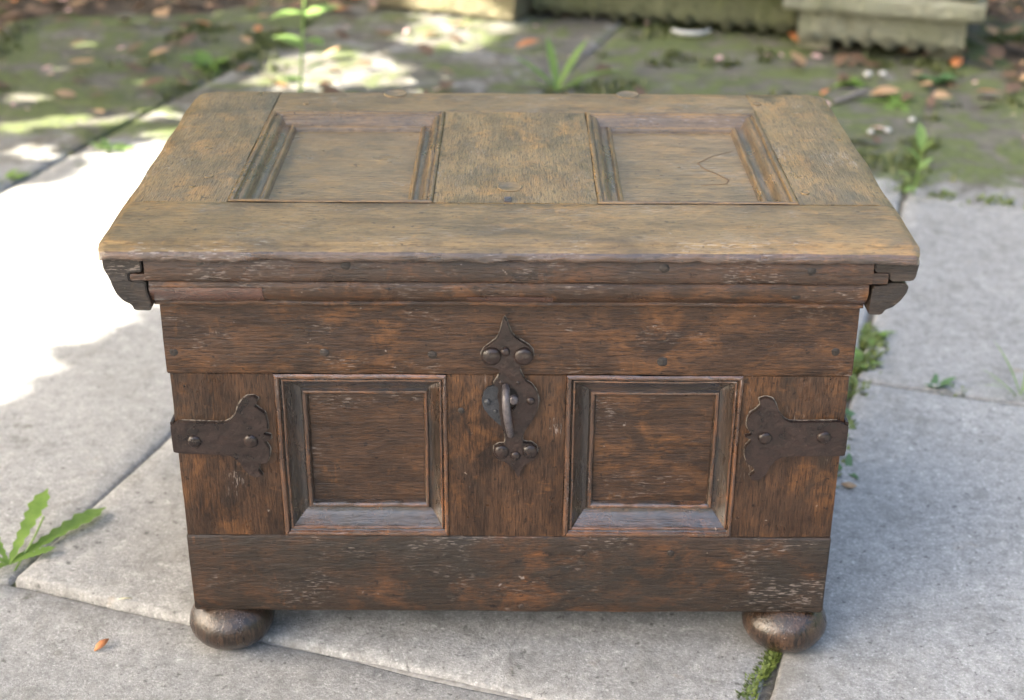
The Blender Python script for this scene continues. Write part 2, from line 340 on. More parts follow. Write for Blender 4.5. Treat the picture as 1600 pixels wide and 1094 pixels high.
def tube(pts, rad, seg=10):
    V, F = [], []; n = len(pts); pts = [Vector(p) for p in pts]
    for i, p in enumerate(pts):
        d = (pts[min(i + 1, n - 1)] - pts[max(i - 1, 0)]).normalized(); a = d.orthogonal().normalized()
        if i and a.dot(pa) < 0: a = -a
        if i: a = (pa - d * pa.dot(d)).normalized()
        pa = a; b = d.cross(a); r = rad[i] if hasattr(rad, '__len__') else rad
        for s in range(seg):
            t = 2 * math.pi * s / seg; V.append(p + (a * math.cos(t) + b * math.sin(t)) * r)
    for i in range(n - 1):
        for s in range(seg): F.append((i * seg + s, i * seg + (s + 1) % seg, (i + 1) * seg + (s + 1) % seg, (i + 1) * seg + s))
    F += [tuple(range(seg)), tuple((n - 1) * seg + s for s in range(seg))]
    return V, F

# ================================================================ SETTING
UX, UY = Vector((0.949, -0.3155, 0)), Vector((0.3155, 0.949, 0))
def uv(u, v, z=0.0): return UX * u + UY * v + Vector((0, 0, z))
V_, F_ = [], []
S = 400
V_ = [(-S, -S, -.05), (S, -S, -.05), (S, S, -.05), (-S, S, -.05)]
tag(obj('ground', V_, [(0, 1, 2, 3)], 'soil', smooth=False), kind='structure')
# soil bed behind the paving, softly uneven
def bedmask(x, y):
    l = (y - 2.30 - .18 * (x + 1.1)) / .35 if x < -.25 else (y - 2.75) / .3
    r = min((x - .98) / .25, (y - 1.75) / .4)
    return max(0.0, min(1.0, max(l, r)))
V_, F_ = [], []; nx, ny = 90, 60
for j in range(ny + 1):
    for i in range(nx + 1):
        x = -4 + 8 * i / nx; y = 1.2 + 4.0 * j / ny
        h = max(bedmask(x, y), 0.0)
        V_.append((x, y, -.03 + h * (.032 + .022 * nz((x, y, 0), 2.6) + .012 * nz((x, y, 3), 9))))
for j in range(ny):
    for i in range(nx): a = j * (nx + 1) + i; F_.append((a, a + 1, a + nx + 2, a + nx + 1))
tag(obj('soil_bed', V_, F_, 'soil', angle=180), kind='structure')
# paving: bed of grit with slabs laid on it
V_, F_ = [], []; n = 60
for j in range(n + 1):
    for i in range(n + 1):
        p = uv(-4.4 + 8.8 * i / n, -3.2 + 6.1 * j / n); V_.append((p.x, p.y, -.007 + .003 * nz(p, 14)))
for j in range(n):
    for i in range(n): a = j * (n + 1) + i; F_.append((a, a + 1, a + n + 2, a + n + 1))
paving = tag(obj('paving', V_, F_, 'grit', angle=180), kind='structure')
def slab(u0, u1, v0, v1, dz=(0, 0, 0, 0), mat='concrete'):
    g = 0.0045
    u0 += g; u1 -= g; v0 += g; v1 -= g; m = 26
    def line(a, b): return [a, a + .0015, a + .006] + [a + .006 + (b - a - .012) * k / m for k in range(1, m)] + [b - .006, b - .0015, b]
    U, W = line(u0, u1), line(v0, v1); nu, nw = len(U), len(W); V, F = [], []
    sd = random.random() * 50
    for j, w in enumerate(W):
        for i, u in enumerate(U):
            e = min(i, nu - 1 - i, j, nw - 1 - j); drop = (-.007, -.0022, 0)[e] if e < 3 else 0
            tu, tw = (u - u0) / (u1 - u0), (w - v0) / (v1 - v0)
            z = (dz[0] * (1 - tu) + dz[1] * tu) * (1 - tw) + (dz[2] * (1 - tu) + dz[3] * tu) * tw
            p = uv(u, w, z + drop)
            chip = nz(p, 40, sd) * .0022 + nz(p, 9, sd) * .0025
            if e < 3:
                p += UX * (chip if i < 3 else -chip if i > nu - 4 else 0) + UY * (chip if j < 3 else -chip if j > nw - 4 else 0)
            p.z += .0012 * nz(p, 6, sd); V.append(p)
    for j in range(nw - 1):
        for i in range(nu - 1): a = j * nu + i; F.append((a, a + 1, a + nu + 1, a + nu))
    ring = [i for i in range(nu)] + [j * nu + nu - 1 for j in range(1, nw)] + [(nw - 1) * nu + i for i in range(nu - 2, -1, -1)] + [j * nu for j in range(nw - 2, 0, -1)]
    base = len(V)
    for r in ring: q = V[r].copy(); q.z = -.045; V.append(q)
    k = len(ring)
    for s in range(k): F.append((ring[s], ring[(s + 1) % k], base + (s + 1) % k, base + s))
    return obj('paving_slab', V, F, mat, paving, 60)
uj = [-2.70, -1.97, -1.245, -.525, .247, .985, 1.72, 2.45]
vj = [-.062, .692, 1.405, 2.10, 2.82]
for a, b in zip(uj, uj[1:]):
    for c, d in zip(vj, vj[1:]):
        if (a, c) == (-.525, -.062): slab(a, b, c, d, (.010, -.001, .003, .001))
        elif a == .247 and c == -.062: slab(a, b, -.09, d, (0, .001, .002, 0))
        elif a == -1.245 and c > 1: slab(a, b, c, d, (-.002, -.002, -.004, -.004), 'concrete_clean')
        elif c > 2: slab(a, b, c, d, (-.006, -.005, -.006, -.006))
        elif a > .2 and c == 1.405: slab(a, b, c, d, (-.004, -.003, -.006, -.007))
        elif c == 1.405: slab(a, b, c, d, (-.002, -.002, -.005, -.005))
        else: slab(a, b, c, d, [random.uniform(-.0015, .002) for _ in range(4)])
for a, b in ((-2.9, -2.0), (-2.0, -1.1), (-1.1, .242), (.252, .99), (.99, 1.9)):
    slab(a, b, -.82, -.0545 if a < .2 else -.094, (-.001, 0, -.001, .0005)); slab(a, b, -1.6, -.82); slab(a, b, -2.4, -1.6)

V_, F_ = [], []; n = 60; us = [(-.515 + .755 * i / n) for i in range(n + 1)]
for u in us:
    for v, z in ((-.068, -.012), (-.063, -.0022), (-.0585, -.0014), (-.054, -.0016), (-.048, -.012)):
        p = uv(u, v, 0); k = max(0, min(1, (u + .42) / .3)); V_.append(p + UY * .002 * nz(p, 30) + Vector((0, 0, z - .006 * (1 - k) + .0012 * nz(p, 60))))
for i in range(n):
    for k in range(4): a = i * 5 + k; F_.append((a, a + 1, a + 6, a + 5))
obj('mortar', V_, F_, 'mortar', paving, 180)

# ================================================================ SHADE TREE (unseen crown, leaf gaps shaped to cast the sun patches)
LIT = [[(-1.75, 1.05), (-.956, 1.267), (-.861, 1.284), (-.802, 1.334), (-.779, 1.396), (-.78, 1.493), (-.726, 1.52), (-.728, 1.609), (-.661, 1.646), (-.52, 1.70), (-.40, 1.45), (-.40, 1.05), (-.443, .888), (-.512, .784), (-.547, .719), (-.588, .668), (-.627, .59), (-.66, .532), (-.694, .484), (-.95, .05), (-1.75, .05)],
 [(-.618, 1.95), (-.564, 2.03), (-.543, 2.174), (-.416, 2.215), (-.296, 2.195), (-.217, 2.11), (-.225, 2.007), (-.288, 1.922), (-.381, 1.897), (-.516, 1.894)],
 [(-.247, 1.923), (-.17, 2.023), (-.113, 1.999), (-.136, 1.892), (-.215, 1.853)],
 [(-.291, 2.322), (-.255, 2.476), (-.24, 2.66), (.0, 2.66), (-.002, 2.388), (-.047, 2.268), (-.15, 2.237), (-.241, 2.253)]]
DAP = [(-1.021, 1.838, .05, .062), (-.894, 1.667, .071, .045), (-.827, 1.676, .036, .04), (-.976, 1.625, .026, .031), (-.903, 1.483, .057, .054), (-.99, 2.26, .029, .036), (-.976, 2.149, .02, .027), (-1.034, 2.057, .023, .031), (-.887, 2.129, .02, .036), (-.722, 1.83, .023, .04), (-.684, 1.712, .02, .036), (-.752, 1.711, .02, .036), (-.802, 1.961, .036, .031), (-.725, 2.132, .017, .027), (-.64, 2.513, .029, .036), (-.745, 2.564, .02, .022), (-.902, 1.841, .014, .027), (-.875, 2.528, .026, .031)]
def inpoly(x, y, P):
    c = False; j = len(P) - 1
    for i in range(len(P)):
        if (P[i][1] > y) != (P[j][1] > y) and x < (P[j][0] - P[i][0]) * (y - P[i][1]) / (P[j][1] - P[i][1]) + P[i][0]: c = not c
        j = i
    return c
def lit(x, y, m):
    for dx, dy in ((0, 0), (m, 0), (-m, 0), (0, m), (0, -m)):
        if any(inpoly(x + dx, y + dy, P) for P in LIT): return True
    return any(((x - a) / (rx * 1.1 + m * .6)) ** 2 + ((y - b) / (ry * 1.1 + m * .6)) ** 2 < 1 for a, b, rx, ry in DAP)
def add_leaf(V, F, c, nrm, ln, wd, rng=random):
    d = nrm.orthogonal().normalized(); d = Matrix.Rotation(rng.random() * 6.283, 3, nrm) @ d; s = nrm.cross(d); b = len(V)
    V += [c - d * ln * .5, c - d * ln * .12 + s * wd * .5 - nrm * wd * .1, c + d * ln * .5 - nrm * ln * .08, c - d * ln * .12 - s * wd * .5 - nrm * wd * .1, c + d * ln * .2 + s * wd * .34, c + d * ln * .2 - s * wd * .34]
    F += [(b, b + 1, b + 3), (b + 1, b + 4, b + 5, b + 3), (b + 4, b + 2, b + 5)]
tree = tag(empty('shade_tree', (-3.3, -1.0, -.03)), 'unseen leafy tree left of the frame, crown shaped to shade the paving and leave sun patches', 'tree')
V, F = [], []
rg = random.Random(3)
step = .05
for ps in range(2):
    y = -.75
    while y < 3.1:
        x = -1.5
        while x < 1.75:
            gx, gy = x + rg.uniform(-.02, .02), y + rg.uniform(-.02, .02)
            if not lit(gx, gy, .018):
                z = rg.uniform(1.05, 1.5) if gx < -.3 and gy > .9 else rg.uniform(1.75, 2.55); c = Vector((gx, gy, 0)) + SUN_TO * (z / SUN_TO.z)
                nr = (SUN_TO + Vector((rg.uniform(-.4, .4), rg.uniform(-.4, .4), rg.uniform(-.4, .4)))).normalized()
                add_leaf(V, F, c, nr, rg.uniform(.09, .12), rg.uniform(.06, .075), rg)
            x += step
        y += step
for k in range(2600):      # extra leaves added to keep the sun off the chest
    gx, gy = rg.uniform(-.33, 1.0), rg.uniform(-.2, .8); z = rg.uniform(1.9, 2.6)
    if lit(gx, gy, .06): continue
    add_leaf(V, F, Vector((gx, gy, 0)) + SUN_TO * (z / SUN_TO.z), (SUN_TO + Vector((rg.uniform(-.3, .3), rg.uniform(-.3, .3), rg.uniform(-.3, .3)))).normalized(), .14, .09, rg)
cr = obj('crown', [v - Vector((-3.3, -1.0, -.03)) for v in V], F, 'canopy', tree, smooth=False)
tb = Vector((-3.3, -1.0, -.03)); V, F = [], []
def addt(p, r, seg=8):
    v, f = tube(p, r, seg); b = len(V); V.extend(v); F.extend([tuple(i + b for i in q) for q in f])
addt([(0, 0, 0), (.05, .0, .6), (.16, -.02, 1.3), (.4, -.05, 1.8), (.9, -.1, 2.2), (1.7, -.1, 2.4)], [.17, .13, .11, .085, .055, .02])
for k in range(6):
    a = -1.0 + k * .2; L = 1.2 + .5 * math.sin(k * 2.1)
    addt([(.4 + .1 * k % .5, .3 + .1 * k % .4, 1.9), (.6 + L * .5 * math.cos(a), .4 + L * .5 * math.sin(a), 2.15), (.6 + L * 1.3 * math.cos(a), .4 + L * 1.3 * math.sin(a), 2.25)], [.05, .03, .01], 6)
obj('trunk', V, F, 'bark', tree, 180)

# ================================================================ CHEST
chest = tag(empty('oak_chest', (0, 0, 0)), 'old dark oak panelled chest with iron straps and hasp on ball feet', 'chest')
ZB, ZT = .048, .430
# --- body
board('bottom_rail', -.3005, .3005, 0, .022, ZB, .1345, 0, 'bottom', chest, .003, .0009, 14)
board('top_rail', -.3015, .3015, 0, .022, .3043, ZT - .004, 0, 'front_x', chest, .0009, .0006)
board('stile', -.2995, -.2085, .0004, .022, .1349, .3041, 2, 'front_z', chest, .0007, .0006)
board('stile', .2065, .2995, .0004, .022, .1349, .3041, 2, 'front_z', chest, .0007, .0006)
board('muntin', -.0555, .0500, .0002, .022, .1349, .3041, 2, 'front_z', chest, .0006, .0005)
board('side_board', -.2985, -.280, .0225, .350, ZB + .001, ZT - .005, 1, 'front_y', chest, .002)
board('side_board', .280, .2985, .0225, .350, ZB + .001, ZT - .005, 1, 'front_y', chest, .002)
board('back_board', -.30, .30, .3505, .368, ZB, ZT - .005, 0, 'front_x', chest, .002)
board('base_board', -.279, .279, .0225, .350, ZB + .004, ZB + .018, 0, 'front_x', chest, .002)
# --- framed panels
def mould_profile_front(w, deep):
    base = [(0, .0003), (.001, .0014), (.0026, .0018), (.0042, .0011), (.0049, -.0010), (.0057, -.0016), (.0066, -.0008), (.0080, -.0008), (.0089, -.0018)]
    for q in range(7):
        a = q / 6; base.append((.0091 + .0128 * a, -.0022 - .0098 * math.sin(a * math.pi / 2) ** 1.15))
    base += [(.0226, -.0110), (.0236, -.0098), (.0252, -.0096), (.0268, -.0104), (.0277, -.0122), (.0288, -.0150), (.0298, -.0170)]
    return [(d * w / .03, h * (deep / .0155 if h < 0 else 1)) for d, h in base]
def mould_profile(w, deep, bead=.002):
    base = [(0, .0003), (.001, .0011), (.0028, .0014), (.0046, .0009), (.0054, -.0008), (.0062, -.0015), (.0070, -.0009), (.0088, -.0006), (.0112, -.0014), (.0132, -.0034), (.0146, -.0060), (.0153, -.0080), (.0172, -.0093), (.0200, -.0097), (.0220, -.0093), (.0228, -.0078), (.0244, -.0068), (.0262, -.0070), (.0277, -.0082), (.0285, -.0105), (.0289, -.0126), (.0298, -.0146)]
    pts = [(d * w / .03, h * (deep / .0135 if h < 0 else 1)) for d, h in base]
    return pts
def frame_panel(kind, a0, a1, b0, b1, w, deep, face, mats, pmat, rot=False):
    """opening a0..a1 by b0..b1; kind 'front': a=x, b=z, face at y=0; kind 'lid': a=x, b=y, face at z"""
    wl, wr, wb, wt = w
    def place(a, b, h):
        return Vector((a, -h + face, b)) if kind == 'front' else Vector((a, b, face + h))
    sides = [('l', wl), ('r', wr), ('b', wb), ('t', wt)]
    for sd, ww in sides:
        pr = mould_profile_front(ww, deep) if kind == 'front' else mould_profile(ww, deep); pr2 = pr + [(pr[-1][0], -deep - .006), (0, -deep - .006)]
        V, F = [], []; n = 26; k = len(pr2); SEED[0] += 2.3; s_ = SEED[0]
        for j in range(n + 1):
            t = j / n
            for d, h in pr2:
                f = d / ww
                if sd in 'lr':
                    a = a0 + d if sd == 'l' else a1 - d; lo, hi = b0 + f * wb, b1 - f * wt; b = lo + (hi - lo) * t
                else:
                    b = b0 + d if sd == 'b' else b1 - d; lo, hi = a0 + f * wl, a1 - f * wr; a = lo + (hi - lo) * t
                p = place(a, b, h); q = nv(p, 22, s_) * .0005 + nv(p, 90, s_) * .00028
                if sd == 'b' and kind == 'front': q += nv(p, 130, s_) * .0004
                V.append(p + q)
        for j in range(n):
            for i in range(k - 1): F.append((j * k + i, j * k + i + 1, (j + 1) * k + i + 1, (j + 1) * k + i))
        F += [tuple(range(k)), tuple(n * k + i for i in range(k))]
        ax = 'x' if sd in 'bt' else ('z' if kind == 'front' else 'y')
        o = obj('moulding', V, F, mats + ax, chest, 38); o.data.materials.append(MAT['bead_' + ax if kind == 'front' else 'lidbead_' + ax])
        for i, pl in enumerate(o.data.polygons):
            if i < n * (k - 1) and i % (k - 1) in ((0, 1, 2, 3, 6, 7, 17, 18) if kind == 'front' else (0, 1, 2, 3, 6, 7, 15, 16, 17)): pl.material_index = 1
    V, F = [], []; n = 20
    for j in range(n + 1):
        for i in range(n + 1):
            a = a0 + wl * .5 + (a1 - a0 - (wl + wr) * .5) * i / n; b = b0 + wb * .5 + (b1 - b0 - (wb + wt) * .5) * j / n
            p = place(a, b, -deep); p += nv(p, 14, 9) * .0006; V.append(p)
    for j in range(n):
        for i in range(n): q = j * (n + 1) + i; F.append((q, q + 1, q + n + 2, q + n + 1))
    me = obj('panel', V, F, pmat, chest, 180)
    sm = me.modifiers.new('thickness', 'SOLIDIFY'); sm.thickness = .002; sm.offset = 0
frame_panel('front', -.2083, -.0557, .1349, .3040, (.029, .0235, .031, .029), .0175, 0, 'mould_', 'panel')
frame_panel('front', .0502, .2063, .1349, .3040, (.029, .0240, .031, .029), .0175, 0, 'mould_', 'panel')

# --- lid
ZL = .4435; XL = .3360; YF, YB = -.0455, .3945
def corner(v, r=.02):
    for sx in (-1, 1):
        cx, cy = sx * (XL - r), YB - r
        if v.x * sx > (XL - r) and v.y > cy:
            d = Vector((v.x - cx, v.y - cy)); L = d.length
            if L > r: v.x = cx + d.x / L * r; v.y = cy + d.y / L * r
    for sx in (-1, 1):
        r_ = .009; cx, cy = sx * (XL - r_), YF + r_
        if v.x * sx > XL - r_ and v.y < cy:
            d = Vector((v.x - cx, v.y - cy)); L = d.length
            if L > r_: v.x = cx + d.x / L * r_; v.y = cy + d.y / L * r_
    e = XL - abs(v.x)
    if e < .02: v.x += (.0022 * nz((0, v.y, 0), 14, 3 * (v.x > 0)) - .0006) * (1 - e / .02)
    if e < .006 and v.z > ZL - .006: v.z -= .0028 * (1 - e / .006)
    if YB - v.y < .006: v.z -= .002
    return v
def nose(v):
    v = corner(v)
    w = .0010 * nz((v.x, 0, 0), 13, 2) + .0013 * nz((v.x, 0, 0), 48, 5) + .0030 * max(0, nz((v.x, 0, 0), 30, 15) - .22) + .0009 * nz((v.x, 0, 0), 140, 6) + .0035 * max(0, nz((v.x, 0, 0), 75, 19) - .38)
    if v.y < -.02:
        k = min(1, (-.02 - v.y) / .02)
        if v.z < ZL - .006: v.z += w * k * 1.1
        v.y += (.0018 * nz((v.x, v.z, 0), 16, 8) + .0006 * nz((v.x, v.z * 3, 0), 80, 8)) * k
        if v.z > ZL - .003: v.z -= .0012 * max(0, nz((v.x, 0, 0), 30, 11)) * k
    return v
# front rail of the lid with its worn, rounded nosing (profile y,z)
pr = [(.0560, ZL - .0005), (.0560, ZL - .018), (.03, ZL - .0185), (0, ZL - .0185), (-.030, ZL - .0165), (-.0385, ZL - .0150), (-.0430, ZL - .0138), (-.0450, ZL - .0122), (-.0455, ZL - .0100), (-.0452, ZL - .0076), (-.0438, ZL - .0052), (-.0405, ZL - .0036), (-.0370, ZL - .0029), (-.0352, ZL - .0026), (-.0338, ZL - .0010), (-.0322, ZL - .0000)] + [(-.0322 + .0872 * k / 6, ZL) for k in range(1, 7)]
o = loft('lid_front_rail', 0, -XL, XL, pr, 'lid_x', chest, 260, .0005, 18, fn=nose, angle=50); o.data.materials.append(MAT['nosing'])
for i, pl in enumerate(o.data.polygons):
    if i < 260 * len(pr) and 3 <= i % len(pr) <= 9: pl.material_index = 1
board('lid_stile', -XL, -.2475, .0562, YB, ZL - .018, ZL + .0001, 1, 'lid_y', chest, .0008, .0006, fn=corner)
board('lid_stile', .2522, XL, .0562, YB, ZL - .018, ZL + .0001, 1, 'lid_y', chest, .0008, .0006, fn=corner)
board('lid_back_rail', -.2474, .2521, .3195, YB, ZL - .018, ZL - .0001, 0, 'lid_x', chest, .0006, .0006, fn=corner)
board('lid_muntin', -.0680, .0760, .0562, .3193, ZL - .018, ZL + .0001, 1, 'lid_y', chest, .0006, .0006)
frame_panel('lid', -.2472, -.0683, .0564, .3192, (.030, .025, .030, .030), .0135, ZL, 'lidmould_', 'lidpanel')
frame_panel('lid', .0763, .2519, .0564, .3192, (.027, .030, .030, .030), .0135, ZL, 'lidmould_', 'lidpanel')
# moulding under the front of the lid (profile y,z)
fa = [(-.012, .4292), (-.0352, .4292), (-.0366, .4280), (-.0370, .4220), (-.0370, .4150), (-.0366, .4100), (-.0352, .4082), (-.0326, .4076), (-.0316, .4070), (-.012, .4068)]
def wv(v):
    if v.y < -.03: v.z += .0012 * nz((v.x, 0, 0), 17, 20) * (1 if v.z < .415 else .3); v.y += .0009 * nz((v.x, v.z, 0), 22, 21)
    return v
loft('lid_fascia', 0, -.3015, .2995, fa, 'fascia', chest, 110, .0004, 20, fn=wv, angle=50)
loft('fascia_tongue', 0, -.3140, -.3010, [(-.014, .4145), (-.0362, .4145), (-.0368, .4115), (-.0360, .4088), (-.014, .4086)], 'fascia', chest, 6, .0003)
loft('fascia_tongue', 0, .2993, .3122, [(-.014, .4186), (-.0362, .4186), (-.0368, .4130), (-.0360, .4090), (-.014, .4086)], 'fascia', chest, 6, .0003)
ov = [(-.001, .4066), (-.0315, .4066), (-.0326, .4050), (-.0330, .4015), (-.0326, .3975), (-.0312, .3935), (-.0288, .3900), (-.0258, .3872), (-.0226, .3856), (-.0212, .3850), (-.0208, .3842), (-.0214, .3834), (-.0215, .3812), (-.0205, .3800), (-.001, .3796)]
def wv2(v):
    if v.y < -.015: v.z += .0008 * nz((v.x, 0, 0), 12, 31) * (1 if v.z < .39 else .4); v.y += .0006 * nz((v.x, v.z, 0), 25, 33)
    return v
loft('lid_moulding', 0, -.3000, .2985, ov, 'ovolo', chest, 110, .0004, 20, fn=wv2, angle=50)
def patch(x0, x1, lo, hi, name='repair_strip'):
    pts = [p for p in ov if lo <= p[1] <= hi and p[0] < -.015]; c = Vector((-.018, .3955))
    outer = [(p[0] - .0007, p[1] - (.0006 if p[1] < .39 else 0)) for p in pts]; inner = [(-.016, p[1]) for p in reversed(pts)]
    loft(name, 0, x0, x1, outer + inner, 'repair', chest, 24, .0002, 20, fn=wv2, angle=60)
patch(-.3002, -.2060, .3855, .4035); patch(-.0360, .0360, .3855, .3950)
# side cleats whose end grain shows at the two front corners (outline x,z in mm)
CL = [(-334.6, 431.4), (-304.5, 430.9), (-303.4, 416.1), (-315.1, 414.9), (-315.1, 408.4), (-302.0, 407.7), (-302.0, 398.0), (-299.6, 387.6), (-299.0, 384.6), (-300.4, 380.8), (-313.7, 381.1), (-315.5, 386.0), (-322.6, 389.7), (-327.4, 395.6), (-330.3, 406.0), (-332.6, 412.7), (-335.6, 418.5), (-335.9, 425.8)]
CRU = [(300.2, 430.6), (336.2, 431.2), (336.6, 426.1), (335.1, 415.0), (333.0, 411.8), (316.8, 410.6), (313.5, 413.3), (312.9, 418.9), (300.9, 419.3)]
CRL = [(300.9, 406.1), (312.1, 407.3), (314.6, 409.3), (327.1, 409.0), (330.4, 406.2), (329.6, 400.6), (325.4, 393.4), (319.5, 387.7), (313.9, 385.3), (310.8, 380.4), (299.6, 380.7), (300.2, 388.4)]
plate('lid_end_cleat', CL, .385, .4205, 'endgrain', chest, bev=.0012, wob=.0005)
plate('lid_end_cleat', CRU, .385, .4210, 'endgrain', chest, bev=.0012, wob=.0005)
plate('lid_end_cleat', CRL, .385, .4200, 'endgrain', chest, bev=.0012, wob=.0005)
board('lid_back_cleat', -.300, .300, .372, .388, .392, .4245, 0, 'front_x', chest, .002)
# --- ball feet
fp = [(.0002, 0), (.016, 0), (.0215, .0008), (.0290, .0042), (.0358, .0105), (.0400, .0180), (.0412, .0245), (.0398, .0315), (.0355, .0390), (.0290, .0445), (.022, .0485), (.0002, .0495)]
for x, y in ((-.2705, .0235), (.2695, .0235), (-.262, .325), (.262, .325)):
    V, F = lathe(fp, 40, 'z'); V = [Vector((a, b, c)) for a, b, c in V]
    V = [v * (1 + .02 * nz(v, 40, x)) for v in V]
    o = obj('ball_foot', V, F, 'foot', chest, 60); o.location = (x, y, .0008)
# --- iron corner straps
SLp = [(-302.9, 257.1), (-255.5, 255.6), (-249.0, 258.6), (-244.4, 264.0), (-241.8, 271.1), (-238.1, 278.2), (-232.6, 282.4), (-226.3, 283.2), (-222.4, 280.1), (-226.6, 273.6), (-222.1, 269.5), (-217.7, 266.5), (-216.2, 258.2), (-215.7, 249.2), (-220.8, 245.0), (-213.5, 243.2), (-213.8, 239.0), (-219.8, 237.3), (-215.5, 229.2), (-216.6, 220.7), (-219.2, 214.5), (-225.2, 213.9), (-227.5, 207.0), (-223.3, 200.9), (-230.3, 199.6), (-236.5, 202.7), (-240.8, 208.2), (-243.0, 214.4), (-247.9, 219.9), (-252.9, 222.9), (-300.3, 225.1), (-302.8, 226.3)]
SRp = [(302.8, 260.7), (250.8, 259.7), (244.2, 263.4), (239.5, 269.9), (236.8, 277.0), (233.2, 282.9), (226.8, 284.9), (220.8, 282.5), (223.0, 276.4), (218.1, 271.0), (214.6, 268.6), (212.0, 262.6), (212.1, 254.2), (217.2, 246.8), (210.2, 244.6), (217.6, 241.6), (212.1, 233.7), (212.2, 225.2), (214.8, 217.8), (221.2, 213.4), (223.2, 208.4), (218.0, 203.7), (221.0, 199.3), (226.3, 199.4), (232.3, 204.4), (235.9, 213.0), (240.5, 220.4), (246.6, 224.2), (253.9, 225.2), (299.7, 225.4), (302.8, 226.3)]
for pts, nails, sx in ((SLp, [(-282.6, 237.3), (-231.6, 238.2)], -1), (SRp, [(229.0, 244.1), (281.8, 245.0)], 1)):
    st = plate('corner_strap', pts, .0012, .0058, 'iron', chest, bev=.0017, wob=.0004)
    x0, x1 = (-.3032, -.2998) if sx < 0 else (.2998, .3032)
    z0, z1 = (.2262, .2562) if sx < 0 else (.2265, .2596)
    board('strap_return', x0, x1, -.0028, .075, z0, z1, 1, 'iron', st, .0009, .0003)
    for i, (x, z) in enumerate(nails):
        dome('nail_head', x / 1000, -.0044, z / 1000, .0066, .0030, 'iron', st, 9, rough=.12)
# --- hasp
HASP = [(-4.5, 362.0), (-2.3, 356.9), (1.2, 346.7), (4.8, 342.0), (10.5, 338.1), (16.3, 334.5), (20.3, 329.4), (20.9, 323.0), (17.9, 317.4), (12.9, 315.3), (9.3, 315.2), (8.9, 312.0), (10.8, 306.0), (14.4, 299.6), (19.5, 296.3), (23.9, 289.8), (25.9, 280.8), (24.9, 270.9), (20.6, 260.9), (14.9, 251.6), (12.0, 244.0), (12.0, 238.1), (15.7, 236.9), (20.1, 237.0), (24.6, 233.1), (25.9, 227.1), (23.3, 221.1), (18.1, 217.6), (13.0, 213.3), (10.1, 206.4), (8.6, 200.3), (5.6, 206.3), (1.8, 212.4), (-4.1, 217.5), (-10.8, 220.0), (-14.5, 226.0), (-13.7, 232.0), (-9.3, 235.4), (-4.1, 235.1), (-3.4, 240.5), (-4.2, 247.3), (-7.1, 254.8), (-7.6, 260.7), (-9.3, 269.0), (-9.0, 275.6), (-10.8, 283.9), (-9.6, 292.9), (-14.4, 296.6), (-10.8, 301.9), (-8.2, 307.5), (-9.6, 311.9), (-15.1, 313.5), (-20.1, 314.7), (-24.4, 320.3), (-25.1, 325.9), (-22.2, 331.5), (-16.5, 335.9), (-11.5, 340.3), (-8.3, 348.2), (-5.9, 359.2)]
LOBE = [(-13.0, 294.9), (-4.3, 292.7), (-2.1, 281.2), (-3.5, 267.9), (-4.2, 253.2), (-7.1, 253.2), (-12.3, 257.5), (-18.1, 263.7), (-23.2, 271.2), (-24.9, 279.4), (-23.1, 287.7), (-19.5, 292.6)]
hole = [(0.6 + 7.4 * math.cos(R(a)), 282.5 + 11 * math.sin(R(a))) for a in range(0, 360, 24)]
hasp = plate('hasp', HASP, .0008, .0052, 'iron', chest, hole=hole, bev=.0015, wob=.0003)
plate('lock_plate', LOBE, .0008, .0028, 'slate_iron', hasp, bev=.0008)
plate('keyhole_dark', [(x * 1.0 + (x - .6) * .15, z + (z - 282.5) * .1) for x, z in hole], .0006, .0011, 'black', hasp, bev=.0003)  # black sheet painted in for the shade inside the keyhole
for x, z, r, h in ((-16.0, 324.6, .0088, .0034), (12.2, 324.8, .0088, .0034), (-7.0, 228.4, .0070, .0026), (18.6, 228.6, .0070, .0026)):
    dome('boss', x / 1000, -.0040, z / 1000, r, h * 1.25, 'iron', hasp, 18)
for x, z, r, h in ((-3.7, 329.0, .0044, .0034), (5.8, 224.2, .0050, .0032), (18.9, 280.5, .0042, .0030), (-7.2, 298.3, .0020, .0012), (7.2, 298.4, .0020, .0012)):
    dome('nail_head', x / 1000, -.0039, z / 1000, r, h, 'iron', hasp, 9, rough=.15)
dome('nail_head', -.0195, -.0018, .2781, .0032, .0026, 'slate_iron', hasp, 9, rough=.12)
dome('nail_head', -.0122, -.0018, .2687, .0020, .0012, 'slate_iron', hasp, 8)
dome('staple_boss', .0042, -.0006, .2800, .0050, .0040, 'worn_iron', hasp, 12)
pts = [(-.0030, .002, .2950), (-.0032, -.0060, .2945), (-.0032, -.0125, .2905), (-.0030, -.0160, .2830), (-.0022, -.0168, .2740), (-.0010, -.0150, .2640), (.0004, -.0110, .2540), (.0012, -.0060, .2470), (.0014, .0, .2440)]
V, F = tube(pts, [.0034, .0036, .0037, .0037, .0037, .0036, .0034, .0032, .0030], 12)
obj('staple', V, F, 'worn_iron', hasp, 70)
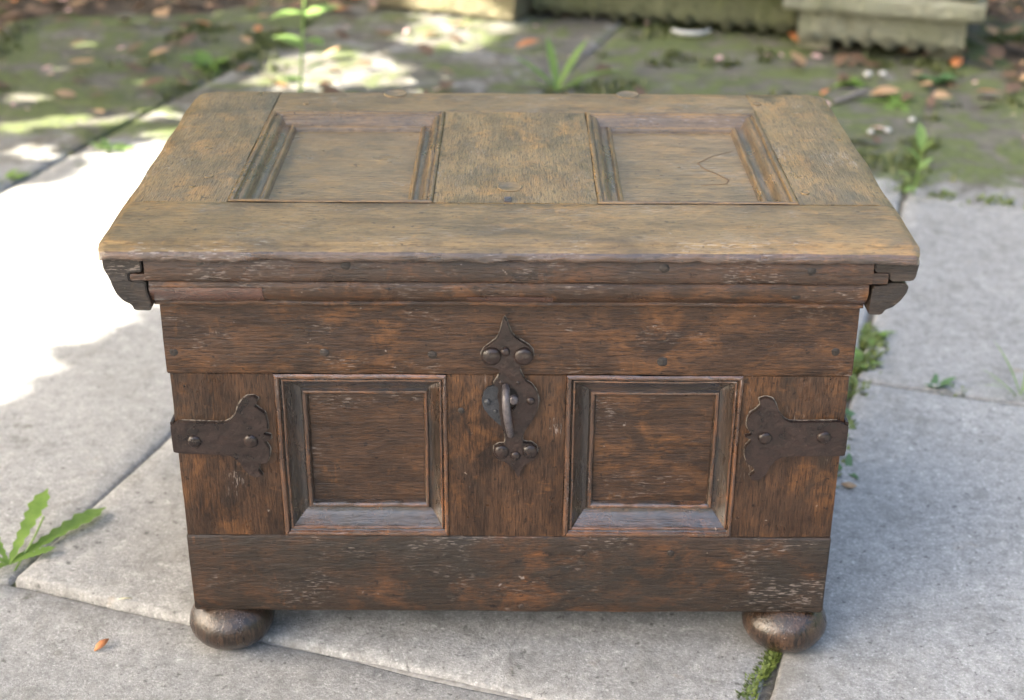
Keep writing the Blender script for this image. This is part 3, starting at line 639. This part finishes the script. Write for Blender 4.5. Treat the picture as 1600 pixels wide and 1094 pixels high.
# --- old wax and dust left round the ironwork
def grow(P, d):
    A = sum(P[i][0] * P[(i + 1) % len(P)][1] - P[(i + 1) % len(P)][0] * P[i][1] for i in range(len(P))); o = []
    for i in range(len(P)):
        a, b = P[i - 1], P[(i + 1) % len(P)]; t = Vector((b[0] - a[0], b[1] - a[1])).normalized(); nr = Vector((t.y, -t.x)) * (1 if A > 0 else -1)
        k = d * (.55 + .6 * nz((P[i][0], P[i][1], 0), .13, 2)); o.append((P[i][0] + nr.x * k, P[i][1] + nr.y * k))
    return o
ins = lambda P, s: [(max(-299.0, min(299.0, x)), z) for x, z in grow(P, 1.15)]
plate('wax_residue', ins(HASP, 0), .0012, .0016, 'residue', chest, bev=.0003, wob=.0001)
plate('wax_residue', ins(SLp, 0), .0012, .0016, 'residue', chest, bev=.0003, wob=.0001)
plate('wax_residue', ins(SRp, 0), .0012, .0016, 'residue', chest, bev=.0003, wob=.0001)
GRAIN = [(.2187, .2365), (.1946, .2189), (.18, .1999), (.1843, .1835), (.1948, .1693), (.2036, .1535), (.2005, .1431), (.1761, .1376)]
V, F = tube([(x, y, ZL - .0137) for x, y in GRAIN], [.0004, .0008, .0011, .0008, .0009, .0011, .0008, .0004], 8)
obj('grain_ring', [(v.x, v.y, ZL - .0123 + (v.z - ZL + .0137) * .25) for v in V], F, 'ring', chest, 180)
# --- pegs and nail heads in the wood
for x, z, r in ((-.2938, .325, .0042), (-.1618, .3252, .0042), (-.0678, .3232, .0042), (.1339, .3181, .0048), (.2843, .3284, .0040), (.1518, .1166, .0036), (.0126, .0545, .0038), (-.0429, .268, .003)):
    dome('peg', x, .0004, z, r, .0008, 'endgrain', chest, 11, True, .2)
for x, z in ((-.2536, .4244), (-.1351, .4236), (.1269, .4226), (.2483, .4205)):
    dome('peg', x, -.0367, z, .0042, .0008, 'endgrain', chest, 11, True, .2)
dome('peg', .2384, -.0312, .3968, .0040, .0012, 'endgrain', chest, 11, True, .2)
for x, y, r in ((-.0004, .0964, .0115), (-.124, .3835, .0125), (.124, .3835, .0125), (-.215, .345, .003), (.258, .352, .0045), (-.29, .20, .004), (-.275, .12, .004), (-.285, .095, .003), (.262, .085, .004)):
    V, F = lathe([(r, -.001), (r, .0006), (r * .93, .0011), (r * .85, .0005), (.0002, .0003)], 18, 'z')
    obj('plug', [Vector(v) * (1 + .07 * nz(v, 150, x)) * 1 + Vector((x, y, ZL + .0001)) for v in V], F, 'lidpanel', chest, 50)
board('lock_staple', -.0056, .0008, .0585, .0705, ZL - .001, ZL + .0012, 1, 'worn_iron', chest, .0006, .0002, n=6)

# ================================================================ BACKGROUND TROUGHS
def trough(name, label, x0, x1, y, rot, mat, lip, low_h, h, lift, nb, bead_r, dep=.42):
    w = (x1 - x0) / 2; t = tag(empty(name, (x0 + w * math.cos(R(rot)), y + w * math.sin(R(rot)), 0)), label, 'planter', 'stone planters along the bed'); t.rotation_euler.z = R(rot)
    board('base_tier', -w, w, .0, dep, lift, lift + low_h, 0, mat, t, .008, .004, 14)
    board('rim', -w - lip, w + lip, -lip, dep + lip, lift + low_h + .001, lift + low_h + .045, 0, mat, t, .012, .004, 14)
    for a, b, c, d in ((-w - lip * .5, w + lip * .5, -lip * .5, .05), (-w - lip * .5, w + lip * .5, dep - .05, dep + lip * .5), (-w - lip * .5, -w + .05, .051, dep - .051), (w - .05, w + lip * .5, .051, dep - .051)):
        board('side_wall', a, b, c, d, lift + low_h + .046, h, 0, mat, t, .01, .004, 12)
    board('soil_fill', -w + .051, w - .051, .051, dep - .051, h - .08, h - .04, 0, 'soil', t, .01, .006, 20)
    for x in (-w * .8, w * .8): board('foot', x - .04, x + .04, .06, dep - .06, -.03, lift + .001, 1, mat, t, .006, .003)
    V, F = lathe([(.0003, -1), (.5, -.86), (.86, -.5), (1, 0), (.86, .5), (.5, .86), (.0003, 1)], 10, 'z'); me = None
    for k in range(nb):
        x = -w + (k + .5) * 2 * w / nb
        if me is None:
            o = obj('bead', V, F, mat, t, 180); me = o.data
        else: o = link_copy('bead', me, t)
        o.location = (x, .003, lift + .004); q = random.uniform(.75, 1.25); o.location.z += random.uniform(-.003, .003); o.location.x += random.uniform(-.006, .006); o.scale = (bead_r * 1.2 * q, bead_r * .8, bead_r * random.uniform(.7, 1.1)); o.rotation_euler.z = random.random() * 6
        # flute above each bead
    return t
trough('stone_planter', 'pale mossy stone planter with overhanging rim, nearest at upper right', .655, 1.027, 2.225, -16.2, 'stone_a', .035, .068, .34, .030, 8, .016)
trough('stone_planter', 'long dark green mossy planter behind the chest, left of the pale one', .046, .701, 2.548, -17.5, 'stone_b', .022, .075, .32, .016, 14, .016)
trough('stone_planter', 'cream planter end in dappled sun at the top edge', -.372, .033, 2.633, -23, 'stone_c', .018, .08, .30, .004, 8, .010)
# unseen hedges added to block horizon sky and shape the reflections
def hedge(label, x0, x1, y0, y1, h, n, seed):
    rg = random.Random(seed); t = tag(empty('sky_block_hedge', ((x0 + x1) / 2, (y0 + y1) / 2, -.05)), label, 'hedge'); V, F = [], []; o = Vector(t.location)
    for k in range(n):
        p = Vector((rg.uniform(x0, x1), rg.uniform(y0, y1), rg.uniform(.05, h)))
        p.z *= .9 + .16 * nz((p.x, p.y, 0), 1.6, seed)
        q = Vector((rg.gauss(0, 1), rg.gauss(0, 1), rg.gauss(.5, 1))).normalized(); add_leaf(V, F, p - o, q, rg.uniform(.13, .2), rg.uniform(.09, .13), rg)
    obj('foliage', V, F, 'canopy', t, smooth=False)
    m = 9 if x1 - x0 > y1 - y0 else 8
    for k in range(m):
        a = (k + .5) / m; x = x0 + (x1 - x0) * (a if x1 - x0 > y1 - y0 else .5); y = y0 + (y1 - y0) * (.5 if x1 - x0 > y1 - y0 else a)
        v, f = tube([Vector((x, y, 0)) - o, Vector((x + .05, y, h * .5)) - o, Vector((x, y + .05, h * .85)) - o], [.05, .035, .01], 6); obj('stem', v, f, 'bark', t, 180)
hedge('unseen tall hedge added behind the planters to cut sky reflections on the lid', -5, 5, 3.7, 4.6, 2.6, 10000, 71)
hedge('unseen lower hedge added behind the camera to block the horizon sky', -4, 5, -5.2, -4.6, 1.7, 5000, 72)
hedge('unseen hedge added on the right to block low sky light', 3.6, 4.3, -4.4, 3.6, 2.0, 6000, 73)

# ================================================================ PLANTS
def blade(L, wd, curve=.35, serr=0.0, n=10, fold=.15, tip=1.0, seed=0, shape='leaf'):
    V, F = [], []
    for i in range(n + 1):
        t = i / n
        w = (math.sin(math.pi * min(1, t * .93 + .05)) ** .8 if shape == 'leaf' else (1 - t) ** .6) * wd * .5
        if shape == 'dandelion': w = wd * .5 * (.18 + .82 * t ** .9) * (1 if t < .82 else max(.05, (1 - t) / .18))
        if serr: w *= 1 - serr * (i % 2)
        a = curve * t; x = L * (t - curve * curve * t ** 3 / 6); z = -L * curve * t * t * .5 * .9
        V += [(x, -w, z + w * fold), (x, 0, z), (x, w, z + w * fold)]
    for i in range(n):
        b = i * 3; F += [(b, b + 1, b + 4, b + 3), (b + 1, b + 2, b + 5, b + 4)]
    return V, F
def leaf(parent, pos, az, el, L, wd, mat, roll=0, name='leaf', **kw):
    V, F = blade(L, wd, **kw); o = obj(name, V, F, mat, parent, 180)
    o.rotation_euler = Matrix.Rotation(R(az), 3, 'Z').to_4x4().to_3x3().to_euler()
    o.matrix_local = Matrix.Translation(pos) @ Matrix.Rotation(R(az), 4, 'Z') @ Matrix.Rotation(-R(el), 4, 'Y') @ Matrix.Rotation(R(roll), 4, 'X')
    return o
# broad weed at the left slab corner
w = tag(empty('dandelion_weed', (-.524, .130, -.006)), 'green toothed weed growing at the raised slab corner, far left', 'weed', 'weeds in the joints')
for az, el, L, wd in ((54, 6, .130, .034), (80, 22, .105, .030), (30, 10, .05, .018), (165, 25, .07, .020), (200, 12, .06, .022), (240, 18, .05, .016), (130, 32, .065, .018)):
    leaf(w, (0, 0, .016), az, el, L, wd, 'leaf', shape='dandelion', serr=.38, n=16, curve=.16)
V, F = tube([(0, 0, 0), (.02, .03, .03), (.03, .04, .05)], .0012, 6); obj('stem', V, F, 'leaf_pale', w)
# tall sunlit seedling behind the lid
w = tag(empty('tall_seedling', (-.445, 1.86, 0)), 'tall pale green seedling with round leaves behind the chest lid', 'seedling')
st = [(0, 0, 0), (.006, 0, .06), (.012, .005, .13), (.02, 0, .20), (.022, .005, .28), (.02, .0, .36)]
V, F = tube(st, [.0035, .003, .003, .0026, .002, .0015], 7); obj('stem', V, F, 'leaf_pale', w)
for i, (z, az, el, L, wd) in enumerate(((.03, 200, 20, .05, .034), (.05, 10, 30, .05, .03), (.10, 160, 25, .075, .05), (.115, 330, 10, .05, .04), (.16, 20, 25, .085, .06), (.17, 190, 5, .07, .05), (.22, 300, 10, .085, .06), (.235, 140, 20, .10, .066), (.28, 210, 15, .10, .07), (.29, 30, 15, .09, .06), (.345, 160, 25, .08, .055), (.35, 330, 25, .08, .055))):
    leaf(w, (.014, 0, z), az, el, L, wd, 'leaf_pale', n=10, curve=.5)
w = tag(empty('grass_tuft', (.095, 1.90, -.004)), 'broad bladed green tuft just behind the middle of the lid', 'weed', 'weeds in the joints')
for az, el, L, wd in ((150, 42, .13, .016), (105, 62, .13, .018), (50, 55, .14, .018), (15, 28, .15, .018), (175, 22, .10, .014), (30, 15, .10, .014)):
    leaf(w, (0, 0, .002), az, el, L, wd, 'leaf', n=8, curve=.5)
w = tag(empty('upright_seedling', (.704, 1.292, -.006)), 'single upright seedling with ragged leaves in the joint right of the lid', 'seedling')
V, F = tube([(0, 0, 0), (.004, 0, .04), (.006, .004, .085)], [.002, .0018, .0012], 6); obj('stem', V, F, 'leaf_pale', w)
for z, az, el, L, wd in ((.03, 200, 35, .045, .018), (.045, 20, 50, .035, .018), (.06, 160, 60, .035, .018), (.075, 340, 65, .035, .02), (.085, 100, 80, .045, .022), (.015, 230, 15, .04, .02)):
    leaf(w, (.004, 0, z), az, el, L, wd, 'leaf_pale', n=8, curve=.5, serr=.2)
def rosette(label, x, y, n, L, wd, mat, seed, name='joint_weed', el=(10, 45), serr=.12, cat='weed'):
    rg = random.Random(seed); w = tag(empty(name, (x, y, -.006)), label, cat, 'weeds in the joints')
    for k in range(n): leaf(w, (rg.uniform(-.004, .004), rg.uniform(-.004, .004), .002), k * 360 / n + rg.uniform(-25, 25), rg.uniform(*el), L * rg.uniform(.65, 1.1), wd * rg.uniform(.7, 1.1), mat, n=8, serr=serr, curve=.6)
    return w
rosette('dark green weed in the joint beside the right iron strap', .437, .475, 5, .042, .012, 'leaf_cool', 1)
rosette('lowest cool green weed by the chest\'s right side', .398, .345, 5, .040, .012, 'leaf_cool', 2)
rosette('bright leafy weed below the lid\'s right end', .508, .715, 6, .040, .013, 'leaf', 3)
rosette('small bright weed where two joints cross, right of chest', .478, .630, 6, .034, .012, 'leaf', 4)
rosette('low weed in the slab joint right of the chest', .560, .560, 7, .030, .011, 'leaf_cool', 5)
rosette('thin wispy grass tuft at the right edge of the paving', .660, .535, 11, .085, .003, 'leaf_pale', 6, 'grass_tuft', (25, 70), 0)
rosette('round leaved weed in the litter below the pale planter', .735, 1.975, 6, .05, .028, 'leaf', 7, serr=0)
rosette('blue green weed at the upper right of the mossy ground', .925, 1.98, 8, .07, .03, 'leaf_cool', 8, serr=0)
rosette('spreading green weed in the dappled litter, upper left', -.675, 2.07, 9, .085, .035, 'leaf', 9, serr=0)
rosette('small sunlit weed at the edge of the big sun patch, left', -.76, 1.50, 7, .06, .022, 'leaf_pale', 10)
rosette('lone weed on the far left edge of the sun patch', -.90, 1.33, 7, .055, .02, 'leaf', 11)
rosette('trailing weed with narrow leaves near the twig', .80, 1.83, 6, .08, .02, 'leaf', 12, serr=0, el=(5, 25))

def tufts(name, label, lines, n, wd, L, seed, mat='moss'):
    rg = random.Random(seed); V, F = [], []
    for k in range(n):
        (x0, y0), (x1, y1) = rg.choice(lines); t = rg.random(); p = Vector((x0 + (x1 - x0) * t, y0 + (y1 - y0) * t, 0)) + Vector((rg.gauss(0, wd), rg.gauss(0, wd), 0))
        if nz(p, 22, seed) < -.05: continue
        p.z = -.008; h = L * rg.uniform(.4, 1.1); a = rg.random() * 6.28; d = Vector((math.cos(a), math.sin(a), 0)); s = Vector((-d.y, d.x, 0)) * h * .22; b = len(V)
        V += [p - s * .4, p + s * .4, p + d * h * .35 + Vector((0, 0, h * .7)) - s, p + d * h * .35 + Vector((0, 0, h * .7)) + s, p + d * h * .8 + Vector((0, 0, h))]
        F += [(b, b + 1, b + 3, b + 2), (b + 2, b + 3, b + 4)]
    return tag(obj(name, V, F, mat, smooth=False), label, 'moss', kind='stuff')
tufts('joint_moss', 'bright green moss in the slab joint below the right foot', [((.212, -.085), (.262, .015))], 1300, .0030, .009, 21)
tufts('joint_moss', 'green moss along the joint at the chest\'s right side', [((.30, .15), (.47, .60)), ((.47, .60), (.52, .74))], 1700, .008, .014, 22)
tufts('joint_moss', 'thin moss along the cross joint at right', [((.47, .588), (.75, .495))], 900, .006, .010, 23)
tufts('joint_moss', 'moss along the far joint behind the right slab', [((.66, 1.31), (1.05, 1.19)), ((.70, 1.30), (.80, 1.60))], 1500, .012, .012, 24)
tufts('joint_moss', 'old moss filling the long joint at upper left', [((-.92, 1.26), (-.56, 2.33))], 2600, .012, .012, 25, 'old_moss')
# cushions of moss over the old mossy slabs
rg = random.Random(31); V, F = [], []
for k in range(26000):
    x, y = rg.uniform(-1.3, 1.45), rg.uniform(1.35, 2.5)
    if y + .25 * x < 1.5: continue
    if noise.noise(Vector((x * 4.5, y * 4.5, 5))) + .5 * noise.noise(Vector((x * 13, y * 13, 8))) < (.24 if not -1.25 < x * .949 - y * .3155 < -.53 else .5): continue
    p = Vector((x, y, -.006)); h = rg.uniform(.006, .014); a = rg.random() * 6.28; d = Vector((math.cos(a), math.sin(a), 0)); s = Vector((-d.y, d.x, 0)) * h * .45; b = len(V)
    V += [p - s, p + s, p + d * h * .6 + Vector((0, 0, h + .006))]; F.append((b, b + 1, b + 2))
tag(obj('moss_cover', V, F, 'old_moss', smooth=False), 'low cushions of green moss over the far slabs', 'moss', kind='stuff')

# ================================================================ LITTER
def flat_leaf(V, F, p, L, wd, rg):
    a = rg.random() * 6.28; d = Vector((math.cos(a), math.sin(a), rg.uniform(-.15, .35))).normalized(); s = Vector((-math.sin(a), math.cos(a), rg.uniform(-.4, .4))).normalized(); b = len(V)
    c = rg.uniform(-.2, .4)
    for t, w in ((0, .1), (.25, .8), (.55, 1), (.8, .6), (1, .05)):
        m = p + d * L * (t - .5) + Vector((0, 0, L * c * (t - .5) ** 2 + .003)); V += [m - s * wd * .5 * w + Vector((0, 0, wd * .15 * w)), m + s * wd * .5 * w + Vector((0, 0, wd * .15 * w))]
    for i in range(4): F.append((b + i * 2, b + i * 2 + 1, b + i * 2 + 3, b + i * 2 + 2))
for nm, lab, mat, cnt, sd in (('leaf_litter', 'brown fallen leaves carpeting the soil bed, upper left', 'dead_brown', 1500, 41), ('leaf_litter', 'scattered tan fallen leaves over the soil bed', 'dead_tan', 420, 42), ('leaf_litter', 'scattered orange fallen leaves over the soil bed', 'dead_orange', 150, 43), ('fallen_petals', 'pinkish petals scattered over the mossy slabs', 'petal', 230, 44)):
    rg = random.Random(sd); V, F = [], []; k = 0
    while k < cnt:
        x, y = rg.uniform(-1.7, 1.7), rg.uniform(1.5, 3.3)
        dens = max(bedmask(x, y), .10 * (y > 1.8 and x < -.1), .3 * (x > .62 and y > 1.8))
        if .02 < x < .66 and y < 2.5: dens *= .12
        if mat == 'petal': dens = .3 + .4 * dens
        if rg.random() > dens + .02: k += .2; continue
        L = rg.uniform(.025, .065) if mat != 'petal' else rg.uniform(.012, .028)
        h = bedmask(x, y) * .01
        flat_leaf(V, F, Vector((x, y, h + rg.uniform(0, .012))), L, L * rg.uniform(.4, .65), rg); k += 1
    tag(obj(nm, V, F, mat, smooth=False), lab, 'litter', kind='stuff')
def one_leaf(name, label, x, y, L, wd, mat, sd, z=.001, cat='leaf'):
    V, F = [], []; flat_leaf(V, F, Vector((0, 0, 0)), L, wd, random.Random(sd)); o = obj(name, V, F, mat, None, 180); o.location = (x, y, z); sm = o.modifiers.new('thickness', 'SOLIDIFY'); sm.thickness = .0006
    return tag(o, label, cat)
one_leaf('fallen_leaf', 'tiny curled orange leaf on the front slab, lower left', -.396, .004, .018, .008, 'dead_orange', 1)
one_leaf('petal_scrap', 'crumpled cream petal scrap against the raised slab edge', -.392, .078, .022, .012, 'cream', 2, .002, 'petal')
one_leaf('fallen_leaf', 'folded orange brown leaf beside the twig, right', .775, 1.875, .055, .035, 'dead_orange', 5)
one_leaf('fallen_leaf', 'pinkish white petal on the moss right of the lid', .717, 1.64, .05, .02, 'petal', 6)
one_leaf('fallen_leaf', 'orange leaf heap edge by the pale planter corner', 1.00, 2.12, .045, .03, 'dead_orange', 8)
one_leaf('fallen_leaf', 'tan leaf by the lowest weed right of chest', .392, .305, .018, .009, 'dead_tan', 9)
V, F = tube([(0, 0, 0), (.03, .02, .003), (.06, .052, .002), (.085, .07, .004)], [.004, .0055, .006, .004], 7)
o = tag(obj('fallen_twig', V, F, 'twig'), 'grey broken twig lying by the lid\'s far right corner', 'twig'); o.location = (.662, 1.812, .003)
# curved white shard
V, F = [], []; n = 14
for i in range(n + 1):
    a = R(200 + 140 * i / n); wv_ = .5 * math.sin(math.pi * (i / n) * .9 + .15)
    for rr, zz in ((.052, .016), (.044, .008), (.036 - .004 * wv_, .004)): V.append((rr * math.cos(a), rr * .8 * math.sin(a), zz))
for i in range(n):
    for k in range(2): b = i * 3 + k; F.append((b, b + 1, b + 4, b + 3))
o = obj('china_shard', V, F, 'white', None, 180); o.location = (.428, 2.375, -.002); sm = o.modifiers.new('thickness', 'SOLIDIFY'); sm.thickness = .004
tag(o, 'curved white shard lying in front of the long green planter', 'shard')
for i, (x, y, r, lab) in enumerate(((.735, 1.63, .008, 'pale pebble nearest the pink petal'), (.700, 1.62, .007, 'white pebble nearest the lid on the right moss'), (.80, 1.70, .007, 'lone white pebble on moss beyond the petal'), (.78, 2.02, .010, 'larger white pebble in front of the pale planter'), (.815, 2.03, .008, 'smaller pebble beside the larger white one'))):
    V, F = lathe([(.0002, -r * .6), (r * .7, -r * .4), (r, 0), (r * .75, r * .45), (.0002, r * .65)], 10, 'z')
    o = obj('pebble', [Vector(v) * (1 + .3 * nz(v, 120, i)) for v in V], F, 'pebble', None, 180); o.location = (x, y, r * .4); tag(o, lab, 'pebble', 'pale pebbles')
